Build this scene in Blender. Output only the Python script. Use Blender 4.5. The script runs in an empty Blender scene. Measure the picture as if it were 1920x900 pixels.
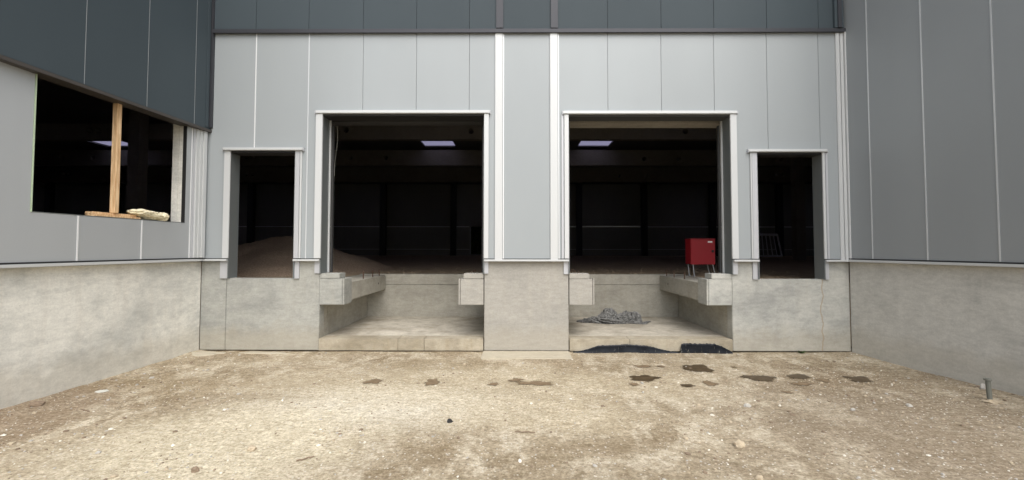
import bpy, bmesh, math, random
from mathutils import Vector, Matrix, noise
from mathutils.geometry import tessellate_polygon
R = math.radians
random.seed(7)
scene = bpy.context.scene
COL = scene.collection

# ------------------------------------------------------------------ camera
CAM = Vector((0.0, 0.0, 1.82))
F = 850.0; CX, CY = 960.0, 435.0
PITCH, YAW, ROLL = R(2.1), R(0.35), R(0.06)
cam_rot = (Matrix.Rotation(YAW, 3, 'Z') @ Matrix.Rotation(R(90) + PITCH, 3, 'X') @ Matrix.Rotation(ROLL, 3, 'Z'))
cd = bpy.data.cameras.new('camera')
cam = bpy.data.objects.new('camera', cd); COL.objects.link(cam)
cam.matrix_world = Matrix.Translation(CAM) @ cam_rot.to_4x4()
cd.sensor_fit = 'HORIZONTAL'; cd.sensor_width = 36.0
cd.lens = 36.0 * F / 1920.0
cd.shift_y = -15.0 / 1920.0
cd.clip_start = 0.05; cd.clip_end = 1500.0
scene.camera = cam

# ------------------------------------------------------------------ sky, sun, exposure
SUN_EL, SUN_AZ = 54.0, 163.0        # azimuth clockwise from +Y: behind the camera, to the right
world = bpy.data.worlds.new('World'); scene.world = world; world.use_nodes = True
wn = world.node_tree.nodes; wl = world.node_tree.links; wn.clear()
wo = wn.new('ShaderNodeOutputWorld'); bg = wn.new('ShaderNodeBackground')
sky = wn.new('ShaderNodeTexSky'); sky.sky_type = 'NISHITA'; sky.sun_disc = False
sky.sun_elevation = R(SUN_EL); sky.sun_rotation = R(SUN_AZ)
sky.air_density = 1.0; sky.dust_density = 4.0; sky.ozone_density = 1.0
hs = wn.new('ShaderNodeHueSaturation'); hs.inputs['Saturation'].default_value = 0.42
wl.new(sky.outputs[0], hs.inputs['Color']); wl.new(hs.outputs[0], bg.inputs['Color'])
bg.inputs['Strength'].default_value = 0.15
wl.new(bg.outputs[0], wo.inputs['Surface'])
sd = bpy.data.lights.new('sun', 'SUN'); sd.energy = 0.75; sd.angle = R(60); sd.color = (1.0, 0.965, 0.91)
sun = bpy.data.objects.new('sun', sd); COL.objects.link(sun)
az = R(SUN_AZ); el = R(SUN_EL)
sdir = Vector((math.sin(az) * math.cos(el), math.cos(az) * math.cos(el), math.sin(el)))
sun.rotation_euler = (-sdir).to_track_quat('-Z', 'Y').to_euler()
vs = scene.view_settings
vs.view_transform = 'Standard'; vs.look = 'None'; vs.exposure = 0.84; vs.gamma = 1.0; vs.use_curve_mapping = False
scene.cycles.use_denoising = True
scene.cycles.max_bounces = 10; scene.cycles.diffuse_bounces = 6
scene.cycles.sample_clamp_indirect = 6.0

# ------------------------------------------------------------------ helpers
def ray(px, py):
    return (cam_rot @ Vector((px - CX, CY - py, -F))).normalized()
def hit(px, py, p0, n):
    d = ray(px, py); return CAM + d * ((p0 - CAM).dot(n) / d.dot(n))
def hit_y(px, py, Y): return hit(px, py, Vector((0, Y, 0)), Vector((0, 1, 0)))
def hit_z(px, py, Z=0.0): return hit(px, py, Vector((0, 0, Z)), Vector((0, 0, 1)))

class Frame:
    def __init__(s, o, u, v, n): s.o, s.u, s.v, s.n = Vector(o), Vector(u), Vector(v), Vector(n)
    def pt(s, a, b, c=0.0): return s.o + s.u * a + s.v * b + s.n * c
    def at(s, px, py, off=0.06):
        p = hit(px, py, s.o + s.n * off, s.n) - s.o
        return p.dot(s.u), p.dot(s.v)

def finish(bm, name, mat, parent=None, bevel=0.0, smooth=False):
    if bevel:
        es = [e for e in bm.edges if len(e.link_faces) == 2 and e.calc_face_angle(0) > 0.5]
        bmesh.ops.bevel(bm, geom=es, offset=bevel, segments=2, affect='EDGES', clamp_overlap=True)
    me = bpy.data.meshes.new(name); bm.to_mesh(me); bm.free()
    if smooth:
        for p in me.polygons: p.use_smooth = True
    for m in (mat if isinstance(mat, (list, tuple)) else [mat]): me.materials.append(m)
    o = bpy.data.objects.new(name, me); COL.objects.link(o)
    if parent is not None: o.parent = parent; o.matrix_parent_inverse = parent.matrix_world.inverted()
    return o

def prism(fr, poly, c0, c1, holes=(), bm=None):
    """Closed prism: polygon in the frame's (u,v) plane, extruded from offset c0 to c1 along n."""
    bm = bm or bmesh.new()
    loops = [list(poly)] + [list(h) for h in holes]
    lo = [[bm.verts.new(fr.pt(a, b, c0)) for a, b in lp] for lp in loops]
    hi = [[bm.verts.new(fr.pt(a, b, c1)) for a, b in lp] for lp in loops]
    fs = []
    if holes:
        flat = [(li, i) for li, lp in enumerate(loops) for i in range(len(lp))]
        for t in tessellate_polygon([[Vector((a, b, 0)) for a, b in lp] for lp in loops]):
            for side in (lo, hi):
                try: fs.append(bm.faces.new([side[flat[k][0]][flat[k][1]] for k in t]))
                except ValueError: pass
    else:
        fs += [bm.faces.new(lo[0]), bm.faces.new(hi[0])]
    for a, b in zip(lo, hi):
        n = len(a)
        for i in range(n): fs.append(bm.faces.new((a[i], a[(i + 1) % n], b[(i + 1) % n], b[i])))
    bmesh.ops.recalc_face_normals(bm, faces=fs)
    return bm

def rect(a0, a1, b0, b1): return [(a0, b0), (a1, b0), (a1, b1), (a0, b1)]
W = Frame((0, 0, 0), (1, 0, 0), (0, 0, 1), (0, -1, 0))         # world axes: u = x, v = z, n = -y
def box(x0, x1, y0, y1, z0, z1, bm=None): return prism(W, rect(x0, x1, z0, z1), -y1, -y0, bm=bm)
def cyl(p0, p1, r0, r1=None, seg=8, bm=None):
    bm = bm or bmesh.new(); p0, p1 = Vector(p0), Vector(p1); r1 = r0 if r1 is None else r1
    q = (p1 - p0).to_track_quat('Z', 'Y'); a, b = [], []
    for k in range(seg):
        v = Vector((math.cos(2 * math.pi * k / seg), math.sin(2 * math.pi * k / seg), 0))
        a.append(bm.verts.new(p0 + q @ (v * r0))); b.append(bm.verts.new(p1 + q @ (v * r1)))
    fs = [bm.faces.new(a), bm.faces.new(b)]
    for k in range(seg): fs.append(bm.faces.new((a[k], a[(k + 1) % seg], b[(k + 1) % seg], b[k])))
    bmesh.ops.recalc_face_normals(bm, faces=fs); return bm

def tag(o, label=None, cat=None, group=None, kind=None):
    for k, v in (('label', label), ('category', cat), ('group', group), ('kind', kind)):
        if v: o[k] = v
    return o
def empty(name, loc, label, cat, group=None):
    o = bpy.data.objects.new(name, None); o.location = loc; o.empty_display_size = 0.2
    COL.objects.link(o); bpy.context.view_layer.update()
    return tag(o, label, cat, group)

# ------------------------------------------------------------------ materials
def ramp(nt, fac, c0, c1, p0=0.3, p1=0.7):
    r = nt.nodes.new('ShaderNodeValToRGB'); e = r.color_ramp.elements
    e[0].position, e[1].position = p0, p1
    e[0].color, e[1].color = (*c0, 1), (*c1, 1)
    nt.links.new(fac, r.inputs[0]); return r.outputs[0]
def nz(nt, co, scale, detail=4, rough=0.6, stretch=None, seed=0.0):
    if stretch or seed:
        m = nt.nodes.new('ShaderNodeMapping'); m.inputs['Scale'].default_value = stretch or (1, 1, 1)
        m.inputs['Location'].default_value = (seed, seed * 1.7, seed * 0.6)
        nt.links.new(co, m.inputs[0]); co = m.outputs[0]
    n = nt.nodes.new('ShaderNodeTexNoise'); n.inputs['Scale'].default_value = scale
    n.inputs['Detail'].default_value = detail; n.inputs['Roughness'].default_value = rough
    nt.links.new(co, n.inputs['Vector']); return n.outputs['Fac']
def mix(nt, fac, a, b, mode='MIX'):
    m = nt.nodes.new('ShaderNodeMix'); m.data_type = 'RGBA'; m.blend_type = mode
    for s, v in ((0, fac), (6, a), (7, b)):
        if hasattr(v, 'is_linked'): nt.links.new(v, m.inputs[s])
        elif s == 0: m.inputs[0].default_value = v
        else: m.inputs[s].default_value = (*v, 1)
    return m.outputs[2]
def math_n(nt, op, a, b=0.0):
    m = nt.nodes.new('ShaderNodeMath'); m.operation = op
    for i, v in ((0, a), (1, b)):
        if hasattr(v, 'is_linked'): nt.links.new(v, m.inputs[i])
        else: m.inputs[i].default_value = v
    return m.outputs[0]
def mat(name, col, rough=0.6, metal=0.0, spec=0.5):
    m = bpy.data.materials.new(name); m.use_nodes = True
    b = m.node_tree.nodes['Principled BSDF']
    b.inputs['Base Color'].default_value = (*col, 1); b.inputs['Roughness'].default_value = rough
    b.inputs['Metallic'].default_value = metal; b.inputs['Specular IOR Level'].default_value = spec
    co = m.node_tree.nodes.new('ShaderNodeNewGeometry').outputs['Position']
    return m, m.node_tree, b, co
def bump(nt, b, h, strength, dist):
    n = nt.nodes.new('ShaderNodeBump'); n.inputs['Strength'].default_value = strength
    n.inputs['Distance'].default_value = dist
    nt.links.new(h, n.inputs['Height']); nt.links.new(n.outputs[0], b.inputs['Normal'])

def painted(name, c, rough, metal, var=0.06, spec=0.4):
    m, nt, b, co = mat(name, c, rough, metal, spec)
    n1 = nz(nt, co, 0.7, 3, 0.5, (1, 1, 0.35)); n2 = nz(nt, co, 90, 3, 0.6)
    a = ramp(nt, n1, tuple(x * (1 - var) for x in c), tuple(x * (1 + var) for x in c))
    d = ramp(nt, n2, (0.988,) * 3, (1.008,) * 3)
    oi = nt.nodes.new('ShaderNodeObjectInfo')
    a = mix(nt, 1.0, a, ramp(nt, oi.outputs['Random'], (0.97,) * 3, (1.025,) * 3, 0.0, 1.0), 'MULTIPLY')
    nt.links.new(mix(nt, 1.0, a, d, 'MULTIPLY'), b.inputs['Base Color'])
    bump(nt, b, nz(nt, co, 420, 2, 0.5), 0.05, 0.002)
    r = nt.nodes.new('ShaderNodeMapRange'); r.inputs[3].default_value = rough - 0.05; r.inputs[4].default_value = rough + 0.07
    nt.links.new(nz(nt, co, 2.2, 4, 0.6, seed=4), r.inputs[0]); nt.links.new(r.outputs[0], b.inputs['Roughness'])
    return m

def concrete(name, light, dark, warm, seed=0.0, blotch=0.5, dirt=0.0, streak=0.35):
    m, nt, b, co = mat(name, light, 0.88, 0, 0.3)
    n1 = nz(nt, co, 0.95, 5, 0.62, (1, 1, 1.5), seed)
    n2 = nz(nt, co, 3.4, 6, 0.7, (1, 1, 1.2), seed + 3)
    n3 = nz(nt, co, 3.0, 4, 0.6, (3.2, 3.2, 0.25), seed + 9)
    base = mix(nt, math_n(nt, 'MULTIPLY', ramp(nt, n1, (0,) * 3, (1,) * 3, 0.48, 0.66), blotch), light, dark)
    base = mix(nt, math_n(nt, 'MULTIPLY', ramp(nt, n2, (0,) * 3, (1,) * 3, 0.46, 0.66), blotch * 0.7), base, dark)
    base = mix(nt, math_n(nt, 'MULTIPLY', ramp(nt, n3, (0,) * 3, (1,) * 3, 0.5, 0.78), streak), base, warm)
    fine = mix(nt, 1.0, ramp(nt, nz(nt, co, 46, 4, 0.7), (0.90,) * 3, (1.07,) * 3), ramp(nt, nz(nt, co, 7, 5, 0.7, (1, 1, 3.0), seed + 2), (0.90,) * 3, (1.06,) * 3, 0.35, 0.65), 'MULTIPLY')
    base = mix(nt, 1.0, base, fine, 'MULTIPLY')
    vo = nt.nodes.new('ShaderNodeTexVoronoi'); vo.inputs['Scale'].default_value = 14
    nt.links.new(co, vo.inputs['Vector'])
    pit = ramp(nt, vo.outputs['Distance'], (0.72,) * 3, (1,) * 3, 0.03, 0.07)
    base = mix(nt, 1.0, base, pit, 'MULTIPLY')
    if dirt:      # splashed sandy dirt along the foot, with a ragged edge
        sp = nt.nodes.new('ShaderNodeSeparateXYZ'); nt.links.new(co, sp.inputs[0])
        h = math_n(nt, 'ADD', sp.outputs['Z'], math_n(nt, 'MULTIPLY', nz(nt, co, 2.5, 5, 0.7), -0.55))
        f = ramp(nt, h, (1,) * 3, (0,) * 3, 0.0, 0.22)
        base = mix(nt, math_n(nt, 'MULTIPLY', f, dirt), base, (0.36, 0.31, 0.22))
    nt.links.new(base, b.inputs['Base Color'])
    bump(nt, b, math_n(nt, 'ADD', nz(nt, co, 30, 5, 0.7), math_n(nt, 'MULTIPLY', n2, 2.0)), 0.25, 0.006)
    return m

M = {}
M['silver'] = painted('silver_panel_paint', (0.325, 0.352, 0.363), 0.48, 0.15, 0.035)
M['grey'] = painted('silver_panel_paint_dimmed', (0.285, 0.305, 0.315), 0.45, 0.2, 0.04)  # silver panels darkened in colour for the dark left wall they reflect
M['silver_lit'] = painted('silver_panel_paint_lit', (0.41, 0.43, 0.44), 0.45, 0.2, 0.04)  # same silver raised, putting the left wall's stronger light into the colour
M['dark'] = painted('anthracite_panel_paint', (0.055, 0.071, 0.081), 0.55, 0.0, 0.05, 0.15)
M['dark_trim'] = painted('anthracite_flashing', (0.045, 0.047, 0.055), 0.42, 0.2, 0.04)
M['white'] = painted('bright_aluminium_trim', (0.56, 0.575, 0.575), 0.42, 0.2, 0.03)
M['trim'] = painted('pale_grey_trim', (0.50, 0.51, 0.53), 0.42, 0.3, 0.03)
M['reveal'] = painted('dark_grey_reveal', (0.16, 0.175, 0.175), 0.5, 0.2, 0.05)
M['bead'] = painted('light_joint_bead', (0.62, 0.64, 0.65), 0.35, 0.4, 0.02)
M['beadl'] = painted('pale_joint_bead', (0.85, 0.86, 0.86), 0.3, 0.3, 0.02)
M['core'] = painted('dark_joint_backing', (0.06, 0.062, 0.062), 0.8, 0.0, 0.02)
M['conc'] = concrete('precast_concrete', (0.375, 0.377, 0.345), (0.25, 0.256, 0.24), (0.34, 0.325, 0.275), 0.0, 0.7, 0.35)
M['conc_b'] = concrete('shade_lifted_precast_concrete', (0.47, 0.47, 0.43), (0.31, 0.315, 0.295), (0.42, 0.40, 0.345), 51.0, 0.9, 0.35)  # brighter copy of the front concrete, cancelling the right wall's shade in colour
M['slab_edge'] = concrete('slab_edge_concrete', (0.42, 0.375, 0.29), (0.27, 0.235, 0.17), (0.33, 0.28, 0.19), 57.0, 1.0, 0.0, 0.7)
nt = M['conc_b'].node_tree; b = nt.nodes['Principled BSDF']     # thin rust run below the sill of the right small doorway
co = nt.nodes.new('ShaderNodeNewGeometry').outputs['Position']
sp = nt.nodes.new('ShaderNodeSeparateXYZ'); nt.links.new(co, sp.inputs[0])
wob = nt.nodes.new('ShaderNodeTexNoise'); wob.inputs['Scale'].default_value = 2.2; nt.links.new(sp.outputs['Z'], wob.inputs['Vector'])
dxx = math_n(nt, 'ABSOLUTE', math_n(nt, 'SUBTRACT', sp.outputs['X'], math_n(nt, 'ADD', math_n(nt, 'MULTIPLY', wob.outputs['Fac'], 0.16), 5.35)))
ln = math_n(nt, 'MULTIPLY', math_n(nt, 'LESS_THAN', dxx, 0.012), 0.55)
ln = math_n(nt, 'MULTIPLY', ln, math_n(nt, 'LESS_THAN', sp.outputs['Y'], 8.2))
nt.links.new(mix(nt, ln, b.inputs['Base Color'].links[0].from_socket, (0.33, 0.25, 0.16)), b.inputs['Base Color'])
M['conc_l'] = concrete('lit_precast_concrete', (0.75, 0.74, 0.675), (0.44, 0.447, 0.42), (0.60, 0.56, 0.49), 5.0, 0.62, 0.3)  # albedo raised to stand in for stronger light on the left wall
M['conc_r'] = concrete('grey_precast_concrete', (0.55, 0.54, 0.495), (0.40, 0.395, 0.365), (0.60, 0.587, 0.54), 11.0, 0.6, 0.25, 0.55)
M['conc_pier'] = concrete('beige_precast_concrete', (0.37, 0.355, 0.318), (0.30, 0.292, 0.265), (0.455, 0.42, 0.35), 17.0, 0.45, 0.25, 0.25)
M['conc_pit'] = concrete('pit_concrete', (0.44, 0.42, 0.36), (0.30, 0.285, 0.24), (0.34, 0.30, 0.235), 23.0, 0.7, 0.0, 0.3)
M['slab'] = concrete('cast_slab_concrete', (0.57, 0.53, 0.445), (0.32, 0.285, 0.225), (0.40, 0.345, 0.25), 31.0, 1.0, 0.0, 0.35)
M['cement'] = concrete('dried_cement', (0.47, 0.425, 0.33), (0.40, 0.35, 0.26), (0.5, 0.44, 0.33), 37.0, 0.4, 0.0, 0.2)
M['hall_conc'] = concrete('hall_concrete', (0.31, 0.285, 0.24), (0.22, 0.20, 0.17), (0.25, 0.23, 0.19), 41.0, 0.4)
M['hall_steel'] = painted('hall_dark_steel', (0.04, 0.04, 0.04), 0.6, 0.0)
M['hall_wall'] = painted('hall_wall_lining', (0.30, 0.30, 0.26), 0.6, 0.0)
M['deck'] = painted('roof_deck_lining', (0.14, 0.14, 0.14), 0.7, 0.0)
M['red'] = painted('red_cabinet_paint', (0.30, 0.010, 0.018), 0.4, 0.0)
M['black'] = painted('black_plastic', (0.02, 0.02, 0.02), 0.5, 0.0)
M['zinc'] = painted('galvanised_steel', (0.42, 0.44, 0.45), 0.4, 0.7)
M['rust'] = painted('rusty_steel', (0.10, 0.06, 0.04), 0.7, 0.3)
M['cord'] = painted('pale_cord', (0.55, 0.55, 0.5), 0.8, 0.0)
M['leaf'] = painted('leaf_green', (0.07, 0.12, 0.03), 0.6, 0.0, 0.25)
M['stake'] = painted('weathered_steel', (0.17, 0.175, 0.15), 0.7, 0.2, 0.25)

m, nt, b, co = mat('pine_wood', (0.55, 0.33, 0.15), 0.7, 0, 0.3)
g = nz(nt, co, 6, 5, 0.6, (6, 6, 0.5)); nt.links.new(ramp(nt, g, (0.44, 0.25, 0.115), (0.78, 0.57, 0.34), 0.3, 0.65), b.inputs['Base Color'])
bump(nt, b, g, 0.3, 0.004); M['wood'] = m
m, nt, b, co = mat('mineral_wool', (0.72, 0.66, 0.45), 0.95, 0, 0.1)
g = nz(nt, co, 28, 5, 0.7); nt.links.new(ramp(nt, g, (0.62, 0.53, 0.32), (0.85, 0.80, 0.62), 0.35, 0.65), b.inputs['Base Color'])
bump(nt, b, g, 0.8, 0.01); M['wool'] = m
m, nt, b, co = mat('grey_sheet_material', (0.22, 0.22, 0.21), 0.75, 0, 0.3)
g = nz(nt, co, 22, 5, 0.7); nt.links.new(ramp(nt, g, (0.10, 0.10, 0.095), (0.27, 0.27, 0.26), 0.35, 0.62), b.inputs['Base Color'])
bump(nt, b, g, 0.8, 0.015); M['rag'] = m
m, nt, b, co = mat('dimpled_black_membrane', (0.03, 0.037, 0.045), 0.33, 0, 0.22)
g = nz(nt, co, 8, 5, 0.75, (3.5, 3.5, 0.6), 2.6)
nt.links.new(mix(nt, ramp(nt, g, (0,) * 3, (0.75,) * 3, 0.62, 0.68), (0.006, 0.008, 0.012), (0.36, 0.35, 0.30)), b.inputs['Base Color'])
bump(nt, b, nz(nt, co, 9, 3, 0.5, (1, 1, 0.4)), 0.5, 0.02); M['membrane'] = m
def soft_edge(nt, b, co, p0):
    src = b.inputs['Base Color'].links[0].from_socket
    a = nt.nodes.new('ShaderNodeAttribute'); a.attribute_name = 'edge'
    v = math_n(nt, 'ADD', a.outputs['Fac'], math_n(nt, 'MULTIPLY', math_n(nt, 'SUBTRACT', nz(nt, co, 26, 5, 0.8), 0.5), 0.7))
    nt.links.new(ramp(nt, v, (1,) * 3, (0,) * 3, p0, 0.98), b.inputs['Alpha'])
m, nt, b, co = mat('wet_mud', (0.10, 0.067, 0.035), 0.5, 0, 0.4)
g = nz(nt, co, 12, 5, 0.7); nt.links.new(ramp(nt, g, (0.055, 0.037, 0.018), (0.10, 0.07, 0.038), 0.35, 0.7), b.inputs['Base Color'])
soft_edge(nt, b, co, 0.88); bump(nt, b, g, 0.5, 0.01); M['wet'] = m
m, nt, b, co = mat('damp_sand', (0.2, 0.15, 0.1), 0.8, 0, 0.3)
g = nz(nt, co, 12, 5, 0.7); nt.links.new(ramp(nt, g, (0.15, 0.105, 0.06), (0.25, 0.185, 0.115), 0.35, 0.7), b.inputs['Base Color'])
soft_edge(nt, b, co, 0.7); bump(nt, b, g, 0.5, 0.01); M['damp'] = m
m, nt, b, co = mat('hall_earth', (0.2, 0.14, 0.09), 0.95, 0, 0.2)
g = nz(nt, co, 3.5, 6, 0.75); nt.links.new(ramp(nt, g, (0.36, 0.27, 0.18), (0.56, 0.44, 0.31), 0.35, 0.7), b.inputs['Base Color'])
bump(nt, b, nz(nt, co, 9, 6, 0.75), 1.0, 0.05); M['earth'] = m
m, nt, b, co = mat('gravel_heap', (0.2, 0.14, 0.09), 0.95, 0, 0.2)
g = nz(nt, co, 30, 4, 0.8); nt.links.new(ramp(nt, g, (0.36, 0.26, 0.185), (0.62, 0.48, 0.36), 0.35, 0.68), b.inputs['Base Color'])
bump(nt, b, g, 1.0, 0.04); M['heap'] = m
for nm, c in (('pebble_white', (0.72, 0.69, 0.6)), ('pebble_tan', (0.42, 0.35, 0.25)), ('pebble_brown', (0.22, 0.165, 0.115)), ('pebble_grey', (0.42, 0.40, 0.36))):
    M[nm] = painted(nm, c, 0.85, 0.0, 0.15)
m, nt, b, co = mat('rooflight_sheet', (0.75, 0.75, 0.85), 0.5)
tr = nt.nodes.new('ShaderNodeBsdfTranslucent'); tr.inputs[0].default_value = (0.36, 0.355, 0.43, 1)
nt.links.new(tr.outputs[0], nt.nodes['Material Output'].inputs[0]); M['sheet'] = m

# sandy yard: compacted sand with pale lime dust where it was spilt, browner and stonier towards the side walls
m, nt, b, co = mat('sandy_yard', (0.5, 0.42, 0.3), 0.95, 0, 0.2)
n1 = nz(nt, co, 0.55, 6, 0.68); n2 = nz(nt, co, 3.2, 7, 0.75, (1, 0.7, 1), 3); n3 = nz(nt, co, 30, 6, 0.85, None, 8); n4 = nz(nt, co, 9, 5, 0.8, (1, 1.8, 1), 12)
c = ramp(nt, n1, (0.36, 0.285, 0.18), (0.60, 0.515, 0.365), 0.38, 0.60)
c = mix(nt, ramp(nt, n2, (0,) * 3, (0.95,) * 3, 0.49, 0.58), c, (0.70, 0.62, 0.465))
c = mix(nt, ramp(nt, n2, (0.45,) * 3, (0,) * 3, 0.37, 0.47), c, (0.38, 0.305, 0.20))
def spot(cx, cy, rx, ry, lo=0.45, hi=1.0):
    mp = nt.nodes.new('ShaderNodeMapping'); mp.vector_type = 'POINT'
    mp.inputs['Location'].default_value = (-cx / rx, -cy / ry, 0); mp.inputs['Scale'].default_value = (1 / rx, 1 / ry, 0)
    nt.links.new(co, mp.inputs[0])
    ln = nt.nodes.new('ShaderNodeVectorMath'); ln.operation = 'LENGTH'; nt.links.new(mp.outputs[0], ln.inputs[0])
    v = math_n(nt, 'ADD', ln.outputs['Value'], math_n(nt, 'MULTIPLY', math_n(nt, 'SUBTRACT', n2, 0.5), 1.6))
    return ramp(nt, v, (1,) * 3, (0,) * 3, lo, hi)
c = mix(nt, 1.0, c, (0.655, 0.662, 0.70), 'MULTIPLY')
for (cx, cy, rx, ry, k, colr) in ((-1.6, 5.35, 1.9, 0.9, 0.85, (0.576, 0.540, 0.456)), (-0.4, 6.1, 3.4, 1.1, 0.45, (0.504, 0.448, 0.336)), (-2.7, 4.3, 1.7, 1.3, 0.8, (0.552, 0.504, 0.392)), (0.2, 5.0, 1.6, 0.6, 0.45, (0.512, 0.456, 0.344)),
                             (-1.2, 7.2, 1.6, 0.5, 0.45, (0.264, 0.215, 0.139)),
                             (4.6, 4.2, 3.0, 2.9, 0.8, (0.238, 0.198, 0.149)), (1.3, 3.4, 2.6, 0.9, 0.35, (0.264, 0.221, 0.158)), (5.2, 6.4, 1.8, 0.8, 0.5, (0.238, 0.191, 0.132)),
                             (-5.6, 4.9, 1.3, 1.6, 0.8, (0.238, 0.185, 0.132)), (-4.6, 6.2, 1.2, 0.6, 0.6, (0.257, 0.205, 0.132)), (-3.6, 5.6, 1.5, 0.25, 0.4, (0.238, 0.191, 0.125))):
    c = mix(nt, math_n(nt, 'MULTIPLY', spot(cx, cy, rx, ry), k), c, colr)
c = mix(nt, 1.0, c, ramp(nt, n4, (0.80, 0.77, 0.71), (1.16, 1.16, 1.15), 0.38, 0.62), 'MULTIPLY')
c = mix(nt, 1.0, c, ramp(nt, n3, (0.58, 0.55, 0.50), (1.42,) * 3, 0.34, 0.62), 'MULTIPLY')
vo = nt.nodes.new('ShaderNodeTexVoronoi'); vo.inputs['Scale'].default_value = 38; nt.links.new(co, vo.inputs['Vector'])
rare = nt.nodes.new('ShaderNodeSeparateXYZ'); nt.links.new(vo.outputs['Color'], rare.inputs[0])
pk = math_n(nt, 'MULTIPLY', math_n(nt, 'GREATER_THAN', rare.outputs[0], 0.88), math_n(nt, 'LESS_THAN', vo.outputs['Distance'], 0.33))
c = mix(nt, math_n(nt, 'MULTIPLY', pk, 0.8), c, (0.60, 0.57, 0.50))
pk2 = math_n(nt, 'MULTIPLY', math_n(nt, 'GREATER_THAN', rare.outputs[1], 0.92), math_n(nt, 'LESS_THAN', vo.outputs['Distance'], 0.36))
c = mix(nt, math_n(nt, 'MULTIPLY', pk2, 0.6), c, (0.20, 0.15, 0.10))
nt.links.new(c, b.inputs['Base Color'])
bump(nt, b, math_n(nt, 'ADD', math_n(nt, 'MULTIPLY', n2, 2.0), math_n(nt, 'ADD', nz(nt, co, 55, 4, 0.8), math_n(nt, 'MULTIPLY', math_n(nt, 'ADD', n3, n4), 1.1))), 0.5, 0.02)
M['sand'] = m

# ------------------------------------------------------------------ frames of the three walls
D = 8.075
FR = Frame((0, D, 0), (1, 0, 0), (0, 0, 1), (0, -1, 0))
def side_frame(cpx, gpx, gpy, sgn):
    c0 = hit_y(cpx, 600, D); c0.z = 0
    p = hit_z(gpx, gpy); u = (p - c0).normalized()
    n = Vector((-u.y, u.x, 0)) if sgn > 0 else Vector((u.y, -u.x, 0))
    return Frame(c0, u, Vector((0, 0, 1)), n)
LF = side_frame(375, 0, 770, 1)      # n points to +x
RF = side_frame(1595, 1920, 745, -1)   # n points to -x
if LF.n.x < 0: LF.n = -LF.n
if RF.n.x > 0: RF.n = -RF.n
def S(px, py=350, off=0.06): return FR.at(px, py, off)[0]
def Z(py, px=960, off=0.06): return FR.at(px, py, off)[1]
TOP = 9.1; ZP = Z(490, 960, 0.0)      # top of the concrete plinth
ZD = Z(60, 960)                       # bottom of the anthracite band
GAP = 0.005

# ------------------------------------------------------------------ ground
def gh(x, y):
    h = 0.016 * noise.noise(Vector((x * 0.9, y * 0.9, 3.1))) + 0.009 * noise.noise(Vector((x * 3.1, y * 3.1, 7.7)))
    h += 0.0045 * noise.noise(Vector((x * 9.0, y * 9.0, 1.3)))
    for fr_, k in ((LF, 0.022), (RF, 0.012)):
        d = (Vector((x, y, 0)) - fr_.o).dot(fr_.n)
        if -0.3 < d < 1.0: h += k * math.exp(-max(d, 0) / 0.13) * (1 + 0.8 * noise.noise(Vector((x * 2.2, y * 2.2, 5))))
    return h - 0.004
def axis(lo, hi, step, far):
    a = [lo + i * (hi - lo) / round((hi - lo) / step) for i in range(round((hi - lo) / step) + 1)]
    d, v = step * 2, lo
    left = []
    while v > -far: v -= d; d *= 1.5; left.append(v)
    d, v = step * 2, hi
    right = []
    while v < far: v += d; d *= 1.5; right.append(v)
    return left[::-1] + a + right
xs = axis(-7.0, 7.4, 0.05, 450); ys = axis(2.9, 8.3, 0.05, 450)
verts = [(x, y, gh(x, y) if abs(x) < 12 and -6 < y < 12 else -0.004) for y in ys for x in xs]
nx = len(xs)
faces = [(j * nx + i, j * nx + i + 1, (j + 1) * nx + i + 1, (j + 1) * nx + i) for j in range(len(ys) - 1) for i in range(nx - 1)]
me = bpy.data.meshes.new('ground'); me.from_pydata(verts, [], faces); me.materials.append(M['sand'])
for p in me.polygons: p.use_smooth = True
ground = bpy.data.objects.new('ground', me); COL.objects.link(ground); tag(ground, kind='structure')

# ------------------------------------------------------------------ front wall
front = empty('dock_wall', (0, D, 0), 'light grey panelled front wall with two dock openings and two small doorways above a concrete plinth', 'wall')
OPS = [(S(430), S(553), Z(283, 490), Z(522, 490)), (S(602), S(908), Z(214, 755), None),
       (S(1066), S(1372), Z(215, 1220), None), (S(1420), S(1544), Z(286, 1480), Z(524, 1480))]
def column_poly(a, b, zb, zt):
    cuts = sorted({a, b} | {v for o in OPS for v in o[:2] if a < v < b})
    pts = []
    for i in range(len(cuts) - 1):
        c = (cuts[i] + cuts[i + 1]) / 2
        z = zb
        for o in OPS:
            if o[0] < c < o[1]: z = o[2]
        pts += [(cuts[i], z), (cuts[i + 1], z)]
    out = [pts[0]]
    for p in pts[1:]:
        if abs(p[0] - out[-1][0]) > 1e-6 or abs(p[1] - out[-1][1]) > 1e-6: out.append(p)
    # drop collinear
    k = 1
    while k < len(out) - 1:
        if out[k - 1][1] == out[k][1] == out[k + 1][1]: out.pop(k)
        else: k += 1
    return out + [(b, zt), (a, zt)]
CL, CR = S(377), S(1594)
seams = [CL] + [S(v) for v in (475, 575, 678, 779, 879, 935, 1040, 1141, 1242, 1342, 1442, 1540)] + [CR]
for i in range(len(seams) - 1):
    a, b = seams[i] + GAP / 2, seams[i + 1] - GAP / 2
    finish(prism(FR, column_poly(a, b, ZP + 0.012, ZD), -0.06, 0.06), 'wall_panel', M['silver'], front, bevel=0.003)
    finish(prism(FR, rect(a, b, ZD + 0.012, TOP), -0.06, 0.085), 'upper_panel', M['dark'], front, bevel=0.003)
def joint_back(fr, pts, off, name='joint_backing', m=None, parent=None):
    return finish(prism(fr, pts, off - 0.012, off), name, m or M['core'], parent)
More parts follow.
